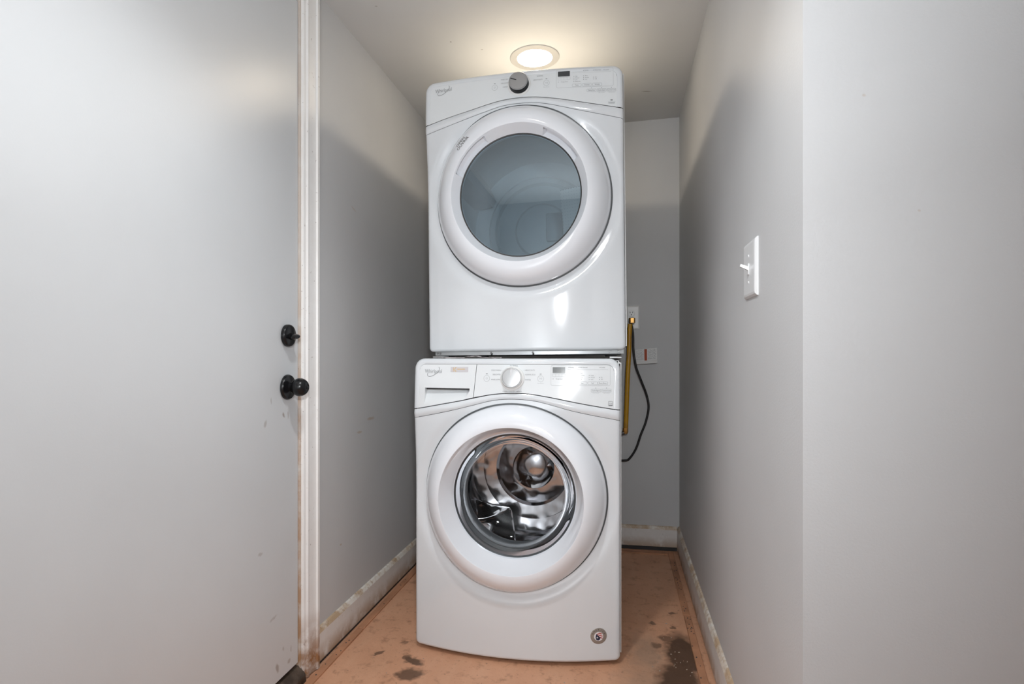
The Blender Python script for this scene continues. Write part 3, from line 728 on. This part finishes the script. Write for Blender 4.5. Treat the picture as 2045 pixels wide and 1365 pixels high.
        o = boxes('drum_vent_plate', [(.02, .09, .545, .566, RING_Z - .05, RING_Z + .07)], 'drumdark', t, .006, 2)
        o = boxes('lint_screen', [(-.045, .045, -.004, .004, -.075, .075)], 'lint', t, .002, 1); o.location = (.172, .062, RING_Z - .045); o.rotation_euler = (R(8), 0, R(-28))
        Pp = Printer(lambda x, z: -.0465 + yf(x, z) * sm(gr * Rr_, Rr_, math.hypot(x, z - RING_Z)) - (.0008)); ang = R(48)
        
        def ytop(x, z):
            r = math.hypot(x, z - RING_Z)
            for (ra, ya), (rb, yb) in zip(base[:-1], base[1:]):
                if rb <= r <= ra: return ya + (yb - ya) * (ra - r) / (ra - rb) + bow(x, z, r)
            return -.0485 + bow(x, z, r)
        Pp.y = ytop; Pp.off = .0011
        cx, cz = -.190, RING_Z + .178
        for s_, d in (('OPEN', .0068), ('OUVRIR', -.0068)):
            Pp.add(text2d(s_, .0150, cx - d * math.sin(ang), cz + d * math.cos(ang), ang=ang, sx=1.05))
        Pp.done('door_lettering', 'badgeink', door)
    if washer:
        bxx, bzz = .2735, .0845
        def disc(nm_, r, y, mat, seg=40):
            P = Printer(lambda x, z: F.y(x, z), y); P.add(disc2d(bxx, bzz, r, seg)); return P.done(nm_, mat, t)
        bd = lathe('round_badge', [(0, -.0016), (.0235, -.0016), (.0255, -.0006), (.0255, .002)], 'badge', t, 48, (bxx, 0, bzz), bow=lambda x, z, r: F.y(x, z))
        ink = Printer(lambda x, z: F.y(x, z), .0021)
        for k, ch in enumerate('AMERICA'):
            a = R(90 + 66 - 22 * k); ink.add(text2d(ch, .0082, bxx + .0196 * math.cos(a), bzz + .0196 * math.sin(a), ang=a - R(90)))
        ink.done('badge_lettering', 'badgeink', bd)
        Y = lambda x, z: F.y(x, z)
        wv = lambda x: .0016 * math.sin((x) * 420)
        P = Printer(Y, .0019); P.add(disc2d(bxx, bzz - .001, .0142, 32)); P.done('badge_field', 'white', bd)
        P = Printer(Y, .0022)
        for z0_ in (.0085, .0022, -.0042):
            x0_, x1_ = -.006 + max(0, -z0_) * .6, math.sqrt(.0138 ** 2 - z0_ ** 2) - .001
            P.add(strip2d([(bxx + q, bzz - .001 + z0_ + wv(q)) for q in spread(x0_, x1_, 8)], .0030))
        P.done('badge_stripes', 'red', bd)
        P = Printer(Y, .0024); P.add(([(bxx + a, bzz + b) for a, b in ((-.0075, .0070), (-.0045, .0050), (.0060, -.0050), (.0045, -.0105), (-.0015, -.0140), (-.0075, -.0110), (-.0095, -.0030))], [(0, 1, 2, 3, 4, 5, 6)])); P.done('badge_canton', 'blue', bd)
        P = Printer(Y, .0027); st_ = [(bxx - .0040 + (.0034 if k % 2 == 0 else .0015) * math.cos(R(90 + 36 * k)), bzz - .0040 + (.0034 if k % 2 == 0 else .0015) * math.sin(R(90 + 36 * k))) for k in range(10)]
        P.add((st_, [tuple(range(10))])); P.done('badge_star', 'white', bd)
    else:
        # galvanised base rail with notches and screws under the front panel
        pts = spread(-.322, .334, 60); v = []; f = []
        for x in pts:
            y = yf(x, 0) + .022; v += [(x, y, .004), (x, y, -.0125), (x, y + .03, -.0125), (x, y + .03, .004)]
        for i in range(60):
            for q in range(4): f.append((i * 4 + q, i * 4 + (q + 1) % 4, (i + 1) * 4 + (q + 1) % 4, (i + 1) * 4 + q))
        f += [(0, 1, 2, 3), (240, 241, 242, 243)]
        rail = mesh('base_rail', v, f, 'galv', t)
        boxes('gap_shade_block', [(-.325, .325, .085, .74, -.0175, .004)], 'darkvoid', t)  # dark block added to keep the gap above the washer in shade
        for x in (-.313, -.302, -.110, .034, .290, .318):
            lathe('rail_screw', [(0, -.0025), (.0034, -.0025), (.0036, .002)], 'screw', rail, 12, (x, yf(x, 0) + .0215, -.0055))
        for x in (-.108, .036): boxes('rail_notch', [(x - .003, x + .003, yf(x, 0) + .0195, yf(x, 0) + .024, -.0128, -.006)], 'darkvoid', rail)
    return t
washer = machine('clothes_washer', 'white front-loading washer standing on the floor beneath the dryer', (-.338, 1.845, .0125), R(.6), 0, .964, 0, True)
dryer = machine('clothes_dryer', 'white front-loading dryer stacked on top of the washer', (-.320, 1.930, 1.0015), 0, R(.62), .944, -.006, False)
# grey stacking clips and a scrap of film in the gap
def clip(x, lab):
    b = boxes('stacking_bracket', [(x - .020, x + .020, 1.925, 1.99, .9772, .9835)], 'knobgrey', None, .002, 1); tag(b, lab, 'bracket')
clip(-.608, 'small grey metal bracket at the left end of the gap between machines'); clip(-.012, 'small grey metal bracket at the right end of the gap between machines')
v = []; f = []
for i in range(25):
    for j in range(5): v.append((-.585 + .20 * i / 24, 1.89 + .01 * j, .9780 + .003 * random.random() + .005 * math.exp(-((i - 13) / 3) ** 2)))
for i in range(24):
    for j in range(4): f.append((i * 5 + j, (i + 1) * 5 + j, (i + 1) * 5 + j + 1, i * 5 + j + 1))
o = mesh('plastic_film', v, f, 'film', None); md = o.modifiers.new('thick', 'SOLIDIFY'); md.thickness = .0008
tag(o, 'crumpled pale plastic film lying on top of the washer', 'film')

# ------------------------------------------------------------------ light switch on the right wall
sw = empty('light_switch', (XR, 1.412, 1.184)); tag(sw, 'white toggle light switch on the right alcove wall', 'light switch')
def plate(parent, w, h, d, mat, axis):
    prof = [(1, 0), (1, .35), (.93, .85), (.86, 1.), (.0, 1.)]
    v = []; f = []
    for a, y in prof[:-1]:
        dx = (1 - a) * h * .5
        for sx, sy in ((-1, -1), (1, -1), (1, 1), (-1, 1)):
            p = (sx * (w / 2 - dx), sy * (h / 2 - dx)); v.append((-y * d, p[0], p[1]) if axis == 'x' else (p[0], -y * d, p[1]))
    for k in range(3):
        for s in range(4): f.append((k * 4 + s, k * 4 + (s + 1) % 4, (k + 1) * 4 + (s + 1) % 4, (k + 1) * 4 + s))
    f.append((12, 13, 14, 15)); f.append((0, 1, 2, 3))
    return mesh('wall_plate', v, f, mat, parent)
plate(sw, .125, .128, .0075, 'plate', 'x')
sw.children[0].scale = (1, .99, 1)
o = boxes('toggle_frame', [(-.0100, -.0070, -.0055, .0055, -.0125, .0125)], 'plate', sw, .001, 1)
v = [(-.006, -.0045, -.004), (-.006, .0045, -.004), (-.006, .0045, .005), (-.006, -.0045, .005), (-.0270, -.0032, .0065), (-.0270, .0032, .0065), (-.0255, .0032, .0125), (-.0255, -.0032, .0125)]
mesh('toggle', v, [(0, 1, 5, 4), (1, 2, 6, 5), (2, 3, 7, 6), (3, 0, 4, 7), (4, 5, 6, 7)], 'plate', sw)
for z in (-.0302, .0302): lathe('plate_screw', [(0, -.0092), (.0026, -.0090), (.0033, -.0074)], 'plate', sw, 14, (0, 0, z), 'x')

# ------------------------------------------------------------------ outlet, cord, gas hose and label box on the end wall
ol = empty('wall_outlet', (.068, YB, 1.176)); tag(ol, 'white duplex wall outlet beside the dryer', 'outlet')
plate(ol, .068, .122, .006, 'outlet', 'y')
for k, z in enumerate((.0205, -.0205)):
    rc = lathe('receptacle', [(0, -.0085), (.0155, -.0085), (.0168, -.0072), (.0170, -.005)], 'outlet', ol, 28, (-.008, 0, z))
    boxes('plug_slot', [(-.0155, -.0130, -.0092, -.0082, z + .002, z + .010)], 'slot', rc); boxes('plug_slot', [(-.003, -.0005, -.0092, -.0082, z + .003, z + .010)], 'slot', rc)
    lathe('ground_hole', [(0, -.0091), (.0026, -.0091), (.0026, -.008)], 'slot', rc, 12, (-.008, 0, z - .006))
cord = empty('power_cord', (.068, YB - .02, 1.15)); tag(cord, 'black power cord looping from the outlet down behind the washer', 'power cord')
def loc(o, p): o.matrix_parent_inverse = Matrix.Translation(-p.location); return o
loc(boxes('plug', [(.046, .068, YB - .040, YB - .009, 1.146, 1.174)], 'blackcord', cord, .005, 2), cord)
loc(tube('cable', [(.056, YB - .034, 1.156), (.064, YB - .048, 1.118), (.068, YB - .050, 1.07), (.0685, YB - .050, 1.02), (.074, YB - .050, .973), (.085, YB - .048, .917), (.109, YB - .04, .853), (.135, YB - .03, .783), (.1445, YB - .03, .721), (.131, YB - .03, .650), (.107, YB - .03, .586), (.083, YB - .03, .515), (.052, YB - .03, .465), (.028, YB - .03, .452), (-.05, YB - .05, .455)], .0056, 'blackcord', cord), cord)
gas = empty('gas_hose', (.05, YB - .06, 1.14)); tag(gas, 'yellow coated flexible gas hose hanging beside the dryer', 'gas hose')
loc(tube('hose', [(.052, YB - .090, 1.140), (.049, YB - .090, 1.08), (.047, YB - .09, 1.00), (.041, YB - .09, .890), (.036, YB - .09, .751), (.0315, YB - .09, .622)], .0112, 'yellow', gas, 12, 6, .8), gas)
loc(lathe('brass_nut', [(0, -.014), (.010, -.014), (.015, -.011), (.015, .011), (.010, .014), (0, .014)], 'brass', gas, 6, (.063, YB - .066, 1.158), 'z'), gas)
loc(lathe('end_fitting', [(0, -.016), (.010, -.016), (.0135, -.008), (.0135, .012), (0, .012)], 'brass', gas, 6, (.030, YB - .09, .612), 'z'), gas)
loc(lathe('hose_tip', [(0, -.006), (.0065, -.006), (.0065, .006), (0, .006)], 'plate', gas, 10, (.040, YB - .072, 1.132), 'z'), gas)
loc(tube('gas_pipe', [(.030, YB - .09, .606), (.012, YB - .09, .598), (-.06, YB - .085, .597), (-.14, YB - .04, .597), (-.16, YB - .002, .597)], .008, 'screw', gas), gas)
lb = empty('label_box', (.132, YB, .9815)); tag(lb, 'small white box with printed orange-striped label on the end wall', 'label box')
v = [(-.054, 0, -.043), (.055, 0, -.036), (.055, 0, .041), (-.054, 0, .031), (-.054, -.034, -.043), (.055, -.034, -.036), (.055, -.034, -.022), (-.054, -.034, -.030), (.055, -.014, .041), (-.054, -.014, .031)]
mesh('box_body', v, [(0, 1, 2, 3), (0, 4, 5, 1), (4, 7, 6, 5), (7, 9, 8, 6), (9, 3, 2, 8), (0, 3, 9, 7, 4), (1, 5, 6, 8, 2)], 'boxgrey', lb)
def onlabel(u, q, e=.0006):
    """u along the box, q up the sloping face"""
    a = Vector((-.054, -.034, -.030)); b = Vector((.055, -.034, -.022)); c = Vector((-.054, -.014, .031)); d = Vector((.055, -.014, .041))
    p = (a * (1 - u) + b * u) * (1 - q) + (c * (1 - u) + d * u) * q; return tuple(p + Vector((0, -e, e * .3)))
def lab_quads(name, lst, mat, e):
    v = []; f = []
    for u0, u1, q0, q1 in lst:
        k = len(v); v += [onlabel(u0, q0, e), onlabel(u1, q0, e), onlabel(u1, q1, e), onlabel(u0, q1, e)]; f.append((k, k + 1, k + 2, k + 3))
    return mesh(name, v, f, mat, lb)
lab_quads('printed_label', [(.02, .98, .03, .97)], 'paper', .0005)
lab_quads('warning_stripe', [(.42, .54, .04, .97)], 'orange', .0010)
q = []
for k in range(10):
    for c0, c1 in ((.05, .40), (.58, .96)):
        u = c0
        u0 = c0 + (c1 - c0) * k / 10
        z = .1
        while z < .9:
            L = random.uniform(.05, .2); q.append((u0, u0 + (c1 - c0) * .045, z, min(.92, z + L))); z += L + random.uniform(.03, .09)
lab_quads('label_text', q, 'printlight', .0010)['kind'] = 'stuff'
